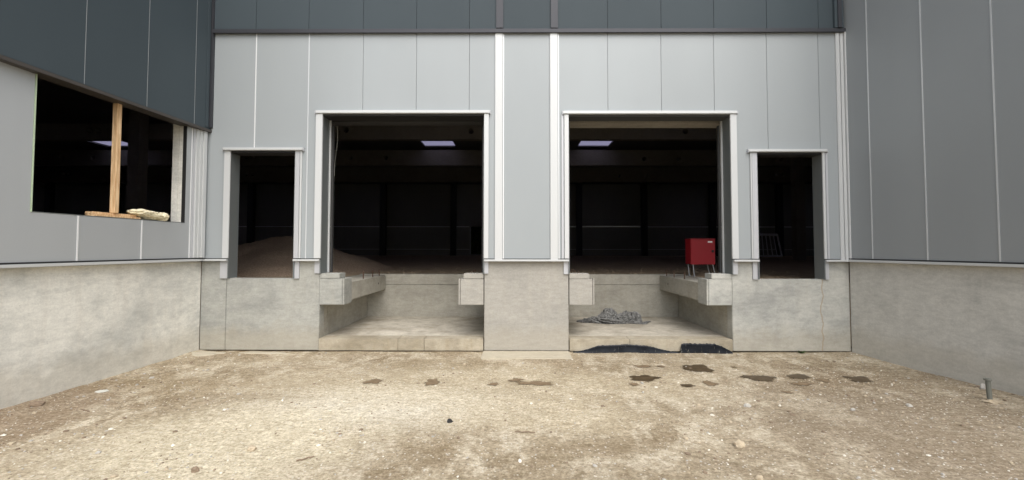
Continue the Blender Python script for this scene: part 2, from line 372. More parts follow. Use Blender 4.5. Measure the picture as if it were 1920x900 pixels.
# backing behind the joints
for a, b, z0 in ((CL, OPS[0][0], ZP), (OPS[0][0], OPS[0][1], OPS[0][2]), (OPS[0][1], OPS[1][0], ZP), (OPS[1][0], OPS[1][1], OPS[1][2]), (OPS[1][1], OPS[2][0], ZP),
                 (OPS[2][0], OPS[2][1], OPS[2][2]), (OPS[2][1], OPS[3][0], ZP), (OPS[3][0], OPS[3][1], OPS[3][2]), (OPS[3][1], CR, ZP)):
    joint_back(FR, rect(a + 0.002, b - 0.002, z0 + 0.014, TOP - 0.01), -0.062, parent=front)
def fbox(name, px0, px1, z0, z1, o0, o1, m, parent, bev=0.003, py=350):
    return finish(prism(FR, rect(S(px0, py, o1), S(px1, py, o1), z0, z1), o0, o1), name, m, parent, bevel=bev)
# thin light lips on the first joints
for v in (475, 575):
    z0 = Z(283, 490) + 0.05 if v == 475 else ZP + 0.03
    fbox('joint_lip', v - 0.9, v + 0.9, z0, ZD - 0.01, 0.0605, 0.066, M['beadl'] if v == 475 else M['bead'], front, 0)
# drip flashing under the anthracite band
def drip(a, b, zc, fr, parent, o=0.12):
    prof = [(-0.062, zc + 0.02), (o, zc + 0.035), (o, zc - 0.035), (o - 0.03, zc - 0.035), (o - 0.03, zc - 0.005), (-0.062, zc - 0.005)]
    g = Frame(fr.o, fr.n, fr.v, fr.u)
    return finish(prism(g, prof, a, b), 'drip_flashing', M['dark_trim'], parent, bevel=0.002)
fl = drip(CL, CR, ZD, FR, front)
# vertical cover strips of the centre bay
for p0, p1 in ((928, 942), (1032, 1046)):
    fbox('cover_strip', p0, p1, ZP + 0.03, ZD - 0.006, 0.0615, 0.088, M['white'], front)
    fbox('cover_strip_edge', p1 + 1.2, p1 + 2.6, ZP + 0.03, ZD - 0.036, 0.0615, 0.07, M['beadl'], front, 0)
    fbox('upper_cover_strip', p0 + 1.5, p1 + 1, ZD + 0.05, TOP, 0.086, 0.115, M['dark_trim'], front)
# right corner cover strips
for p0, p1, o1, mm in ((1574, 1581, 0.09, 'white'), (1582.3, 1588, 0.085, 'white'), (1591.5, 1595, 0.12, 'white')):
    fbox('corner_strip', p0, p1, ZP + 0.02, ZD - 0.036 if p0 < 1590 else ZD + 0.02, 0.0615, o1, M[mm], front)
fbox('upper_corner_strip', 1573, 1590, ZD + 0.036, TOP, 0.0865, 0.13, M['dark'], front)
fbox('upper_corner_strip', 1580, 1587, ZD + 0.036, TOP, 0.1305, 0.15, M['dark_trim'], front)
# concrete plinth
def plinth(fr, pts, parent, m, o0=-0.21, o1=0.0, bev=0.008, holes=()):
    return finish(prism(fr, pts, o0, o1), 'concrete_plinth', m, parent, bevel=bev)
def S0(px, py=560): return FR.at(px, py, 0.0)[0]
zs1, zs2 = Z(522, 490, 0), Z(524, 1480, 0)
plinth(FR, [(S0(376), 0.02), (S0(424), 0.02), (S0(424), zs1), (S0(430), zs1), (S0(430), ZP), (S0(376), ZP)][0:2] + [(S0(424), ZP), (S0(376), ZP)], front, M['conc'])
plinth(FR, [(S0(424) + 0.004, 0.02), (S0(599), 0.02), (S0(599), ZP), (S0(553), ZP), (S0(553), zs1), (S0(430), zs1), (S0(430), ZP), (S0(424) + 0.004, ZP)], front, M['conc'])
plinth(FR, rect(S0(908), S0(1066), 0.02, ZP), front, M['conc_pier'])
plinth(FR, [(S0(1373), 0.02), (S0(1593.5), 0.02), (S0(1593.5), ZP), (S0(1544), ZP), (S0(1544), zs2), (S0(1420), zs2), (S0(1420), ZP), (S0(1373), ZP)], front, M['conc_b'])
# base flashing
for p0, p1 in ((379, 430), (553, 602), (908, 1066), (1373, 1420), (1544, 1592)):
    a, b = S(p0), S(p1)
    fl = finish(prism(FR, rect(a, b, ZP + 0.001, ZP + 0.036), -0.05, 0.10), 'base_flashing', M['white'], front, bevel=0.004)
    finish(prism(FR, rect(a, b, ZP + 0.038, ZP + 0.05), 0.0605, 0.072), 'base_seal', M['black'], front)
# plinth seal lying over the foot of the wall
# openings' frames
def opening(name, op, jambs, lintel, reveal, feet, zfoot, parts_m='white', soffit=None):
    e = bpy.data.objects.new(name, None); COL.objects.link(e); e.parent = front; e.location = (op[0], 0, 0)
    bpy.context.view_layer.update()
    zt = op[2]
    for p0, p1, mm, o1 in jambs:
        fbox('jamb_trim', p0, p1, ZP + 0.052, zt + 0.0, 0.0612, o1, M[mm], e)
    a, b, h = lintel
    fbox('lintel_trim', a, b, zt + 0.002, zt + h, 0.0612, 0.125, M['white'], e, 0.006)
    fbox('lintel_end', a - 1.5, a - 0.2, zt - 0.012, zt + h + 0.004, 0.0612, 0.12, M['trim'], e)
    fbox('lintel_end', b + 0.2, b + 1.5, zt - 0.012, zt + h + 0.004, 0.0612, 0.12, M['trim'], e)
    for p0, p1, mm in feet:
        fbox('jamb_foot', p0, p1, zfoot, ZP - 0.001, 0.002, 0.03, M[mm], e)
    d, tk = reveal                    # lining of the opening, sides and head
    zb = zfoot + 0.004
    finish(prism(FR, rect(op[0] - 0.004, op[0] + tk, zb, zt), -d, 0.058), 'reveal_lining', M['reveal'], e)
    finish(prism(FR, rect(op[1] - tk, op[1] + 0.004, zb, zt), -d, 0.058), 'reveal_lining', M['reveal'], e)
    finish(prism(FR, rect(op[0] + tk + 0.001, op[1] - tk - 0.001, zt - 0.03, zt + 0.001), -d, 0.058), 'head_lining', M[soffit or 'black'], e)
    return e
o1_ = opening('small_doorway', OPS[0], [(419, 430.5, 'white', 0.085), (552.5, 561, 'trim', 0.08), (561.8, 565, 'white', 0.09)], (416, 566, 0.05), (0.213, 0.012), [(416, 430, 'trim'), (553, 563.5, 'trim')], zs1 - 0.0)
o2_ = opening('dock_opening', OPS[1], [(590, 602.5, 'white', 0.10), (907.4, 916, 'white', 0.10)], (589, 917.5, 0.055), (0.24, 0.012), [(592, 602, 'trim'), (908, 916, 'trim')], Z(513, 960, 0))
o3_ = opening('dock_opening', OPS[2], [(1053, 1057, 'trim', 0.085), (1058.5, 1066.5, 'white', 0.10), (1371.5, 1383.5, 'white', 0.10)], (1056.5, 1385, 0.055), (0.24, 0.012), [(1056.5, 1066, 'trim'), (1372, 1381, 'trim')], Z(514, 960, 0), soffit='core')
o4_ = opening('small_doorway', OPS[3], [(1408, 1410.5, 'white', 0.09), (1411, 1420.5, 'trim', 0.08), (1543.5, 1548, 'white', 0.09), (1549, 1553, 'trim', 0.08)], (1406, 1553, 0.05), (0.213, 0.012), [(1409, 1420, 'trim'), (1544, 1551, 'trim')], zs2)
# bright inner edge angles of the dock openings
for e, op, y0 in ((o2_, OPS[1], 0), (o3_, OPS[2], 1)):
    zb = Z(513, 960, 0) + 0.004
    for s0, s1 in ((op[0] - 0.004, op[0] + 0.035), (op[1] - 0.035, op[1] + 0.004)):
        finish(prism(FR, rect(s0, s1, zb, op[2]), -0.285, -0.2415), 'edge_angle', M['white'], e, bevel=0.003)
        w0, w1 = (s1 + 0.001, s1 + 0.03) if s0 < op[0] else (s0 - 0.03, s0 - 0.001)
        finish(prism(FR, rect(w0, w1, zb, op[2] - 0.1), -0.36, -0.30), 'door_guide', M['hall_steel'], e)
# interior lintels of the dock openings
xa, xb = OPS[1][0], OPS[1][1]
finish(box(xa - 0.3, xb + 0.3, D + 0.37, D + 0.62, OPS[1][2] - 0.02, OPS[1][2] + 0.5), 'lintel_beam', M['hall_steel'], o2_)
xa, xb = OPS[2][0], OPS[2][1]
zl = hit_y(1200, 231, D + 0.40).z
finish(box(xa - 0.3, xb + 0.3, D + 0.40, D + 0.75, zl, OPS[2][2] + 0.5), 'lintel_beam', M['hall_conc'], o3_, bevel=0.006)
p0, p1 = hit_y(1321, 220, D + 0.395), hit_y(1346, 225, D + 0.395)
fr_ = finish(box(p0.x, p1.x, D + 0.385, D + 0.399, p1.z, p0.z), 'lintel_slot', M['black'], o3_)

# ------------------------------------------------------------------ left wing wall
left = empty('left_wing_wall', LF.o.copy(), 'left side wall with dark upper cladding jutting over a large window opening above concrete brightened as if strongly lit', 'wall')
def ls(px, py, off=0.06): return LF.at(px, py, off)[0]
def lz(px, py, off=0.06): return LF.at(px, py, off)[1]
LEN = 4.9                            # wing cut short out of view to admit more light
YE = LF.pt(LEN, 0).y; XE = LF.pt(LEN, 0).x
ZW = lz(360, 236, 0.06) + 0.02            # bottom of upper cladding
ZW = (LF.at(385, 246, 0.15)[1] + LF.at(100, 143, 0.15)[1]) / 2
ws0, ws1 = ls(349, 330), ls(61.5, 270)      # window sides: far and near
wz = (lz(57, 397) + lz(340, 418)) / 2
plinth(LF, rect(0.0, 3.9, -0.1, ZP), left, M['conc_l'])
plinth(LF, rect(3.906, LEN, -0.1, ZP), left, M['conc_l'])
s355, s265, s145 = ls(355, 450), ls(265, 450), ls(145, 450)
pitch_l = (s145 - s355) / 2
sl = [0.0, s355, s265, s145]
while sl[-1] < LEN: sl.append(sl[-1] + (s145 - s265))
for i in range(len(sl) - 1):
    a, b = sl[i] + GAP / 2, min(sl[i + 1], LEN) - GAP / 2
    z0, z1 = ZP + 0.012, ZW + 0.02
    if b <= ws0: poly = rect(a, b, z0, z1)
    elif a >= ws1: poly = rect(a, b, z0, z1)
    elif a < ws0: poly = [(a, z0), (b, z0), (b, wz), (ws0, wz), (ws0, z1), (a, z1)]
    elif b > ws1: poly = [(a, z0), (b, z0), (b, z1), (ws1, z1), (ws1, wz), (a, wz)]
    else: poly = rect(a, b, z0, wz)
    finish(prism(LF, poly, -0.06, 0.06), 'wall_panel', M['silver_lit'], left, bevel=0.003)
    top = wz - 0.004 if ws0 < sl[i + 1] < ws1 else ZW
    if i + 2 < len(sl):
        finish(prism(LF, rect(sl[i + 1] - 0.009, sl[i + 1] + 0.009, z0 + 0.03, top), 0.0605, 0.067), 'joint_lip', M['beadl'], left)
joint_back(LF, rect(0, LEN, ZP + 0.014, wz - 0.01), -0.062, parent=left)
joint_back(LF, rect(0, ws0 - 0.002, wz, TOP), -0.062, parent=left)
joint_back(LF, rect(ws1 + 0.002, LEN, wz, TOP), -0.062, parent=left)
joint_back(LF, rect(ws0, ws1, ZW + 0.1, TOP - 0.003), -0.0622, parent=left)
def base_flash(fr, a, b, parent):
    finish(prism(fr, rect(a, b, ZP + 0.001, ZP + 0.04), -0.05, 0.10), 'base_flashing', M['white'], parent, bevel=0.004)
    finish(prism(fr, rect(a, b, ZP + 0.042, ZP + 0.062), 0.0605, 0.075), 'base_seal', M['black'], parent)
base_flash(LF, 0.0, LEN, left)
# window: bead along the near edge, sill cap
win = bpy.data.objects.new('window_opening', None); COL.objects.link(win); win.parent = left; bpy.context.view_layer.update()
finish(prism(LF, rect(ws1 - 0.012, ws1 - 0.001, wz, ZW), -0.06, 0.07), 'edge_bead', painted('pale_green_film', (0.42, 0.52, 0.36), 0.5, 0), win)
finish(prism(LF, rect(ws0 + 0.001, ws1 - 0.014, wz + 0.001, wz + 0.008), -0.06, 0.063), 'sill_cap', M['reveal'], win)
finish(prism(LF, rect(ws0 + 0.001, ws0 + 0.012, wz + 0.009, ZW), 0.0, 0.058), 'reveal_lining', M['black'], win)
finish(prism(LF, rect(ws0 + 0.001, ws0 + 0.012, wz + 0.009, ZW), -0.064, -0.001), 'reveal_lining', M['conc_l'], win)
# upper anthracite cladding
a7 = ls(7, 60, 0.14); sd_ = [0.02, ls(365, 150, 0.14), ls(276, 130, 0.14), ls(159, 80, 0.14)]
while sd_[-1] < LEN: sd_.append(sd_[-1] + (sd_[3] - sd_[2]))
for i in range(len(sd_) - 1):
    finish(prism(LF, rect(sd_[i] + GAP / 2, min(sd_[i + 1], LEN) - GAP / 2, ZW + 0.045, TOP), 0.062, 0.15), 'upper_panel', M['dark'], left, bevel=0.003)
    if 0 < i < 4: finish(prism(LF, rect(sd_[i] - 0.0035, sd_[i] + 0.0035, ZW + 0.05, TOP), 0.1505, 0.154), 'joint_lip', M['grey'], left)
g = Frame(LF.o, LF.n, LF.v, LF.u)
finish(prism(g, [(-0.06, ZW + 0.0), (0.17, ZW - 0.006), (0.17, ZW + 0.04), (0.1505, ZW + 0.04), (0.1505, ZW + 0.02), (-0.06, ZW + 0.02)], 0.0, LEN), 'drip_flashing',
       painted('brown_grey_flashing', (0.065, 0.058, 0.052), 0.5, 0.1), left, bevel=0.003)
# corner strips: light below, dark above
for p0, p1, o1, mm in ((361, 365, 0.075, 'trim'), (367.5, 372.5, 0.10, 'white'), (374.2, 378.5, 0.115, 'white'), (381, 387, 0.135, 'white')):
    a, b = ls(p0, 350, o1), ls(p1, 350, o1)
    a, b = min(a, b), max(a, b)
    if b <= 0.01: a, b = 0.0, 0.03
    finish(prism(LF, rect(max(a, 0.0), b, ZP + 0.063, ZW - 0.003), 0.0612, o1), 'corner_strip', M[mm], left, bevel=0.003)
finish(prism(LF, rect(0.004, 0.11, ZW + 0.072, TOP), 0.1515, 0.19), 'upper_corner_strip', M['dark_trim'], left, bevel=0.003)
finish(prism(LF, rect(0.13, 0.19, ZW + 0.072, TOP), 0.1515, 0.165), 'upper_corner_strip', M['dark'], left, bevel=0.003)

# ------------------------------------------------------------------ right wing wall
LEN = 4.9  # right wing likewise shortened out of view, for more light in the yard
right = empty('right_wing_wall', RF.o.copy(), 'right side wall of tall silver panels toned mid grey for a dark reflection above a grey concrete plinth', 'wall')
def rs(px, py, off=0.06): return RF.at(px, py, off)[0]
plinth(RF, rect(0.0, 4.4, -0.1, ZP), right, M['conc_r'])
plinth(RF, rect(4.406, LEN, -0.1, ZP), right, M['conc_r'])
sr = [0.0, rs(1635, 420), rs(1738, 420), rs(1873, 420)]
while sr[-1] < LEN: sr.append(sr[-1] + (sr[3] - sr[2]))
for i in range(len(sr) - 1):
    finish(prism(RF, rect(sr[i] + GAP / 2, min(sr[i + 1], LEN) - GAP / 2, ZP + 0.012, TOP), -0.06, 0.06), 'wall_panel', M['grey'], right, bevel=0.003)
    if 0 < i: finish(prism(RF, rect(sr[i] - 0.008, sr[i] + 0.008, ZP + 0.065, TOP), 0.0605, 0.067), 'joint_lip', M['bead'], right)
joint_back(RF, rect(0, LEN, ZP + 0.014, TOP - 0.01), -0.062, parent=right)
base_flash(RF, 0.0, LEN, right)

# ------------------------------------------------------------------ dock pits
D1 = 10.75
ZS = 0.224
Z_BT, Z_BB = Z(523, 960, 0), Z(572, 960, 0)
def make_pit(p0, p1, label, cracks):
    x0, x1 = S0(p0), S0(p1)
    e = empty('dock_pit', ((x0 + x1) / 2, D, 0), label, 'dock pit', 'dock pits under the two dock openings')
    # floor slab with a front edge cast in lengths
    finish(box(x0 + 0.004, x1 - 0.004, D + 0.302, D1 - 0.004, 0.02, ZS), 'floor_slab', M['slab'], e, bevel=0.006)
    cs = [x0 + 0.004] + [S0(c) for c in cracks] + [x1 - 0.004]
    for a, b in zip(cs, cs[1:]):
        finish(box(a + 0.002, b - 0.002, D - 0.004, D + 0.30, 0.015, ZS), 'front_edge', M['slab_edge'], e, bevel=0.007)
    # side walls in two lengths, back wall in two courses
    for sx, sg in ((x0, -1), (x1, 1)):
        for ya, yb in ((D + 0.212, 8.44), (8.447, D1)):
            a, b = sorted((sx, sx + sg * 0.22))
            finish(box(a, b, ya, yb, 0.02, 1.2), 'side_wall', M['conc_pit'], e, bevel=0.004)
    finish(box(x0 - 0.2, x1 + 0.2, D1 + 0.002, D1 + 0.25, 0.02, 0.968), 'back_wall', M['conc_pit'], e, bevel=0.004)
    finish(box(x0 - 0.2, x1 + 0.2, D1 - 0.004, D1 + 0.25, 0.974, 1.213), 'back_wall_top', M['conc_pit'], e, bevel=0.006)
    # side beams with their front blocks
    w = 0.415
    for sx, sg in ((x0, 1), (x1, -1)):
        def bx(a, b, ya, yb, za, zb, name, bev=0.008, mt='conc'):
            A, B = sorted((sx + sg * a, sx + sg * b))
            return finish(box(A, B, ya, yb, za, zb), name, M[mt], e, bevel=bev)
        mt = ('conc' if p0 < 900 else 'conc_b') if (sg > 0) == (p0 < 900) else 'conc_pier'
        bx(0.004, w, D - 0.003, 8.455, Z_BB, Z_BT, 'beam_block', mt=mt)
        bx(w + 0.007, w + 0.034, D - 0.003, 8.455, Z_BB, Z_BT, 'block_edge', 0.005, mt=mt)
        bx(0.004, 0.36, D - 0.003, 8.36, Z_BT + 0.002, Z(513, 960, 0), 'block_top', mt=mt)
        bx(0.004, w + 0.02, 8.459, 10.70, 0.86, 1.195, 'side_beam', 0.01, mt='conc_pit')
        for yy in (9.37, 9.98, 10.47):
            x = sx + sg * (w - 0.06)
            finish(cyl((x, yy, 1.19), (x, yy, 1.345), 0.013), 'anchor_rod', M['rust'], e)
        x = sx + sg * (w + 0.0215)
        finish(cyl((x, 10.15, 1.04), (x - sg * 0.03, 10.15, 1.04), 0.024, seg=12), 'bolt_hole', M['black'], e)
    return e, x0, x1
pitL, lx0, lx1 = make_pit(598, 907, 'empty concrete dock pit on the left with a bare slab and two side beams', (747, 796))
pitR, rx0, rx1 = make_pit(1067, 1373, 'right dock pit whose slab carries a crumpled grey sheet', (1180,))

# ------------------------------------------------------------------ hall interior
hall = empty('warehouse_hall', (0, 25, 0), 'dark unfinished warehouse hall seen through the wall openings', 'building')
HB = 41.3; XL, XR = -48.0, 34.0
YN = 8.34
HZ = Frame((0, 0, 0), (1, 0, 0), (0, 1, 0), (0, 0, 1))
fl_poly = [(XL, YE), (XE - 0.26, YE), (LF.o.x - 0.26, YN), (lx0 - 0.225, YN), (lx0 - 0.225, D1 + 0.255), (lx1 + 0.225, D1 + 0.255), (lx1 + 0.225, YN),
           (rx0 - 0.225, YN), (rx0 - 0.225, D1 + 0.255), (rx1 + 0.225, D1 + 0.255), (rx1 + 0.225, YN), (XR, YN), (XR, HB), (XL, HB)]
hf = finish(prism(HZ, fl_poly, 0.05, 1.2), 'hall_floor', M['earth']); tag(hf, kind='structure')
# roof deck with rooflight holes
RZ = 7.72
sky_px = ((790, 850), (1088, 1148), (172, 237))
holes = []
ya_, yb_ = 24.6, 26.1
for a, b in sky_px:
    xa = hit_y(a, 268, 25.0).x; xb = hit_y(b, 268, 25.0).x
    holes.append((xa, xb))
roof_poly = [(XL, YE), (XE - 0.1, YE), (LF.o.x - 0.09, D + 0.08), (RF.o.x + 0.05, D + 0.08), (XR, D + 0.08), (XR, HB), (XL, HB)]
ycut = 20.0
RT = 0.08
def roof_row(y0, y1, hs):
    xs_ = [XL] + [v for h in sorted(hs) for v in h] + [XR]
    for i in range(0, len(xs_), 2):
        finish(prism(HZ, rect(xs_[i], xs_[i + 1], y0 + 0.001, y1 - 0.001), RZ, RZ + RT), 'roof_deck', M['deck'], hall)
    for a, b in hs:
        finish(prism(HZ, rect(a - 0.1, b + 0.1, y0 - 0.1, y1 + 0.1), RZ + RT + 0.002, RZ + RT + 0.01), 'rooflight', M['sheet'], hall)  # seen rooflights and the added, unseen ones alike
added_row_x = [(-45.2 + 10.2 * k, -43.3 + 10.2 * k) for k in range(8)]  # unseen rooflight rows, added to brighten the hall
finish(prism(HZ, [(XL, YE), (XE - 0.1, YE), (LF.o.x - 0.09, D + 0.08), (XR, D + 0.08), (XR, 14.0), (XL, 14.0)], RZ, RZ + RT), 'roof_deck', M['deck'], hall)
roof_row(14.0, 17.5, added_row_x)
finish(prism(HZ, rect(XL, XR, 17.501, ycut), RZ, RZ + RT), 'roof_deck', M['deck'], hall)
roof_row(ya_, yb_, holes)
roof_row(34.0, 37.5, added_row_x)
finish(prism(HZ, rect(XL, XR, 37.501, HB), RZ, RZ + RT), 'roof_deck', M['deck'], hall)

finish(prism(HZ, rect(XL, XR, yb_, 33.999), RZ, RZ + RT), 'roof_deck', M['deck'], hall)
finish(prism(HZ, rect(XL, XR, ycut + 0.001, ya_), RZ, RZ + RT), 'roof_deck', M['deck'], hall)
# concrete roof beams with service holes
def beam(Y, zt, zb, hs):
    hl = []
    for px, py in hs:
        p = hit_y(px, py, Y); r = 0.13
        hl.append([(p.x + r * math.cos(k * math.pi / 5), p.z + r * math.sin(k * math.pi / 5)) for k in range(10)][::-1])
    finish(prism(W, rect(XL + 0.3, XR - 0.3, zb, zt), -Y - 0.35, -Y, holes=hl), 'roof_beam', M['hall_conc'], hall)
b1, b2, b3 = 19.9, 26.3, 32.6
beam(b1, hit_y(1200, 231, b1).z, hit_y(1200, 261, b1).z, ((649, 244), (883, 246), (1285, 246), (168, 245), (185, 245)))
beam(b2, hit_y(1200, 281, b2).z, hit_y(1200, 310, b2).z, ((657, 296), (723, 296), (1208, 298), (1273, 298), (462, 295), (476, 295), (114, 296), (174, 296), (1453, 299), (1465, 299)))
beam(b3, hit_y(1200, 312, b3).z, hit_y(1200, 341, b3).z, ((463, 327), (474, 327), (119, 327), (129, 327), (1455, 327), (1466, 327), (1161, 330), (1211, 330)))
# rear wall in bays between columns with thin open joints, and a doorway
z_up = [hit_y(1100, 425, HB).z, hit_y(1100, 425, HB).z + 0.006]
z_lo = [hit_y(1100, 467.5, HB).z, hit_y(1100, 467.5, HB).z + 0.006]
door_x = (hit_y(883, 440, HB).x, hit_y(921, 440, HB).x)
def wallbox(x0, x1, z0, z1, name='rear_wall_panel', m='hall_wall'): return finish(box(x0, x1, HB, HB + 0.2, z0, z1), name, M[m], hall)
for a, b in ((XL, door_x[0]), (door_x[1], XR)):
    wallbox(a, b, 1.0, z_lo[0]); wallbox(a, b, z_lo[1], z_up[0])
wallbox(door_x[0], door_x[1], 1.0, z_lo[0] - 0.45)
jx = (hit_y(1066, 440, HB).x, hit_y(1204, 440, HB).x)
for a, b, dz in ((XL, jx[0], 0.0), (jx[0], jx[1], 0.03), (jx[1], XR, 0.0)): wallbox(a, b, z_up[1] + dz, TOP)
for z0, z1 in ((z_up[0] - 0.05, z_up[0] + 0.02), (z_lo[0] - 0.03, z_lo[0] + 0.01)):
    for a, b in ((XL, door_x[0] - 0.15), (door_x[1] + 0.15, XR)):
        finish(box(a, b, HB - 0.05, HB - 0.002, z0, z1), 'wall_rail', M['beadl'], hall)
for x in (door_x[0] - 0.1, door_x[1]):
    finish(box(x, x + 0.1, HB - 0.08, HB - 0.003, z_lo[0] - 0.45, z_up[0] - 0.06), 'rear_door_jamb', M['zinc'], hall)
for px in (718, 850, 1086, 1208, 1336, 590, 470, 345, 215, 90, 985, 1462, 1590):
    c = hit_y(px, 440, HB - 0.8).x
    finish(box(c - 0.25, c + 0.25, HB - 1.0, HB - 0.55, 1.2, RZ), 'rear_column', M['hall_steel'], hall)
for px, Y in ((246, 19.2), (1502, 25.5)):
    c = hit_y(px, 400, Y).x
    finish(box(c - 0.25, c + 0.25, Y, Y + 0.5, 1.2, RZ), 'concrete_column', M['hall_conc'], hall, bevel=0.01)
# the column right behind the window's far jamb
wc = finish(prism(LF, rect(ws0 - 0.24, ws0 + 0.012, 1.2, RZ - 0.01), -0.19, -0.066), 'window_column', M['conc_l'], hall, bevel=0.008)
# outer walls that close the hall where the yard does not show them
finish(box(XL - 0.2, XL, YE, HB + 0.2, 0, TOP), 'outer_wall', M['hall_wall'], hall)
finish(box(XR, XR + 0.2, 8.1, HB + 0.2, 0, TOP), 'outer_wall', M['hall_wall'], hall)
finish(box(XL, XE + 0.06, YE - 0.2, YE, 0, TOP), 'outer_wall', M['silver'], hall)
finish(box(RF.o.x + 0.3, XR, 8.14, 8.3, 0, TOP), 'outer_wall', M['silver'], hall)
e0 = RF.pt(4.9, 0)
finish(box(e0.x + 0.25, XR, e0.y, e0.y + 0.2, 0, TOP), 'outer_wall', M['silver'], hall)

# hedge behind the rear doorway
bm = bmesh.new(); rnd = random.Random(3)
cxh = (door_x[0] + door_x[1]) / 2
for _ in range(5200):
    c = Vector((cxh + rnd.uniform(-2.2, 2.2), HB + 0.9 + rnd.uniform(-0.4, 0.7), rnd.uniform(0.0, 3.9)))
    s = rnd.uniform(0.07, 0.17); n = Vector((rnd.uniform(-1, 1), rnd.uniform(-1, 1), rnd.uniform(-0.6, 1))).normalized()
    q = n.to_track_quat('Z', 'Y'); a = rnd.uniform(0, 6.3)
    vs_ = [bm.verts.new(c + q @ Vector((math.cos(a + t) * s * k, math.sin(a + t) * s * k, 0))) for t, k in ((0, 1), (1.57, 0.5), (3.14, 1), (4.71, 0.5))]
    bm.faces.new(vs_)
finish(box(cxh - 4.5, cxh + 4.5, HB + 0.202, HB + 3.2, 4.3, 4.5), 'light_blocker', M['deck'], hall)  # unseen cover with side and back walls, added to keep daylight off the hedge
for x in (cxh - 4.5, cxh + 4.3): finish(box(x, x + 0.2, HB + 0.202, HB + 3.2, 0.0, 4.298), 'light_blocker', M['deck'], hall)
finish(box(cxh - 4.3, cxh + 4.3, HB + 3.0, HB + 3.2, 0.0, 4.298), 'light_blocker', M['deck'], hall)
hedge = empty('hedge', (cxh, HB + 1.2, 0), 'dark green hedge seen through the far doorway of the hall', 'hedge')
finish(bm, 'foliage', M['leaf'], hedge)
bm = bmesh.new()
for k in range(9):
    x = cxh - 2 + k * 0.5; cyl((x, HB + 1.3, 0), (x + 0.1, HB + 1.35, 4.2), 0.04, 0.015, 6, bm)
finish(bm, 'stem', M['stake'], hedge)

# gravel heap indoors
bm = bmesh.new(); hx, hy = hit_y(525, 470, 13.0).x, 13.0
N1, N2 = 96, 80; grid = []
for j in range(N2 + 1):
    row = []
    for i in range(N1 + 1):
        x = hx - 4.4 + 8.8 * i / N1; y = hy - 4.1 + 7.6 * j / N2
        dx = max(0.0, abs(x - hx) - 0.3) / (2.9 if x > hx else 2.0); dy = (y - hy) / 3.6
        r = math.hypot(dx, dy); h = 0.97 * max(0.0, 1 - r ** 1.05 / 0.98)
        if h > 0: h += 0.06 * noise.noise(Vector((x * 1.3, y * 1.3, 0))) + 0.05 * noise.noise(Vector((x * 6, y * 6, 2))) + 0.03 * noise.noise(Vector((x * 15, y * 15, 6)))
        row.append(bm.verts.new((x, y, 1.19 + max(h, -0.03) - (0.0 if h > 0 else 0.02))))
    grid.append(row)
for j in range(N2):
    for i in range(N1):
        q4 = (grid[j][i], grid[j][i + 1], grid[j + 1][i + 1], grid[j + 1][i])
        if max(v.co.z for v in q4) > 1.185 and not (q4[1].co.x > lx0 - 0.24 and q4[0].co.y < D1 + 0.26): bm.faces.new(q4)
bm2 = [v for v in bm.verts if v.co.y < YN + 0.02]
bmesh.ops.delete(bm, geom=bm2, context='VERTS')
heap = finish(bm, 'gravel_heap', M['heap'], smooth=True)
tag(heap, 'brown gravel heap on the hall floor behind the left small doorway', 'gravel heap')

# small rubble on the hall floor behind the sills
bm = bmesh.new(); rnd = random.Random(11)
for _ in range(700):
    x = rnd.uniform(-5.0, 7.6); y = rnd.uniform(8.6, 15)
    if (lx0 - 0.2 < x < lx1 + 0.2 or rx0 - 0.2 < x < rx1 + 0.2) and y < D1 + 0.3: continue
    s = rnd.uniform(0.008, 0.028)
    bmesh.ops.create_icosphere(bm, subdivisions=1, radius=s, matrix=Matrix.Translation((x, y, 1.2 + s * 0.2)) @ Matrix.Diagonal((rnd.uniform(.7, 1.5), rnd.uniform(.7, 1.4), rnd.uniform(.4, .8), 1)))
rub = finish(bm, 'rubble', M['earth']); tag(rub, 'loose rubble scattered on the earth floor of the hall', 'rubble', kind='stuff')

# ------------------------------------------------------------------ timber prop, base board, mineral wool in the window
def lwall(px, py, off): a, b = LF.at(px, py, off); return a, b
sa, _ = lwall(210, 300, -0.02); sb, _ = lwall(223.5, 300, -0.02)
s_lo, s_hi = sorted((sa, sb))
prop = empty('timber_prop', LF.pt((s_lo + s_hi) / 2, wz, -0.03), 'upright pine prop standing on a board in the left window opening', 'prop')
zb_ = wz + 0.075
mid = (s_lo + s_hi) / 2; hw = 0.036
bm = prism(LF, rect(mid - hw, mid + hw, zb_, ZW - 0.002), -0.055, 0.02)
for v in bm.verts:
    if v.co.z > 3: v.co += LF.u * -0.0
finish(bm, 'post', M['wood'], prop, bevel=0.004)
s1, _ = lwall(178, 405, 0.03); s2, _ = lwall(262, 408, 0.03); s1, s2 = sorted((s1, s2))
finish(prism(LF, rect(s1, s2, wz + 0.009, wz + 0.035), -0.12, 0.05), 'board', M['wood'], prop, bevel=0.004)
finish(prism(LF, rect(s1 + 0.02, s2, wz + 0.037, zb_ - 0.002), -0.12, -0.0), 'board', M['wood'], prop, bevel=0.004)

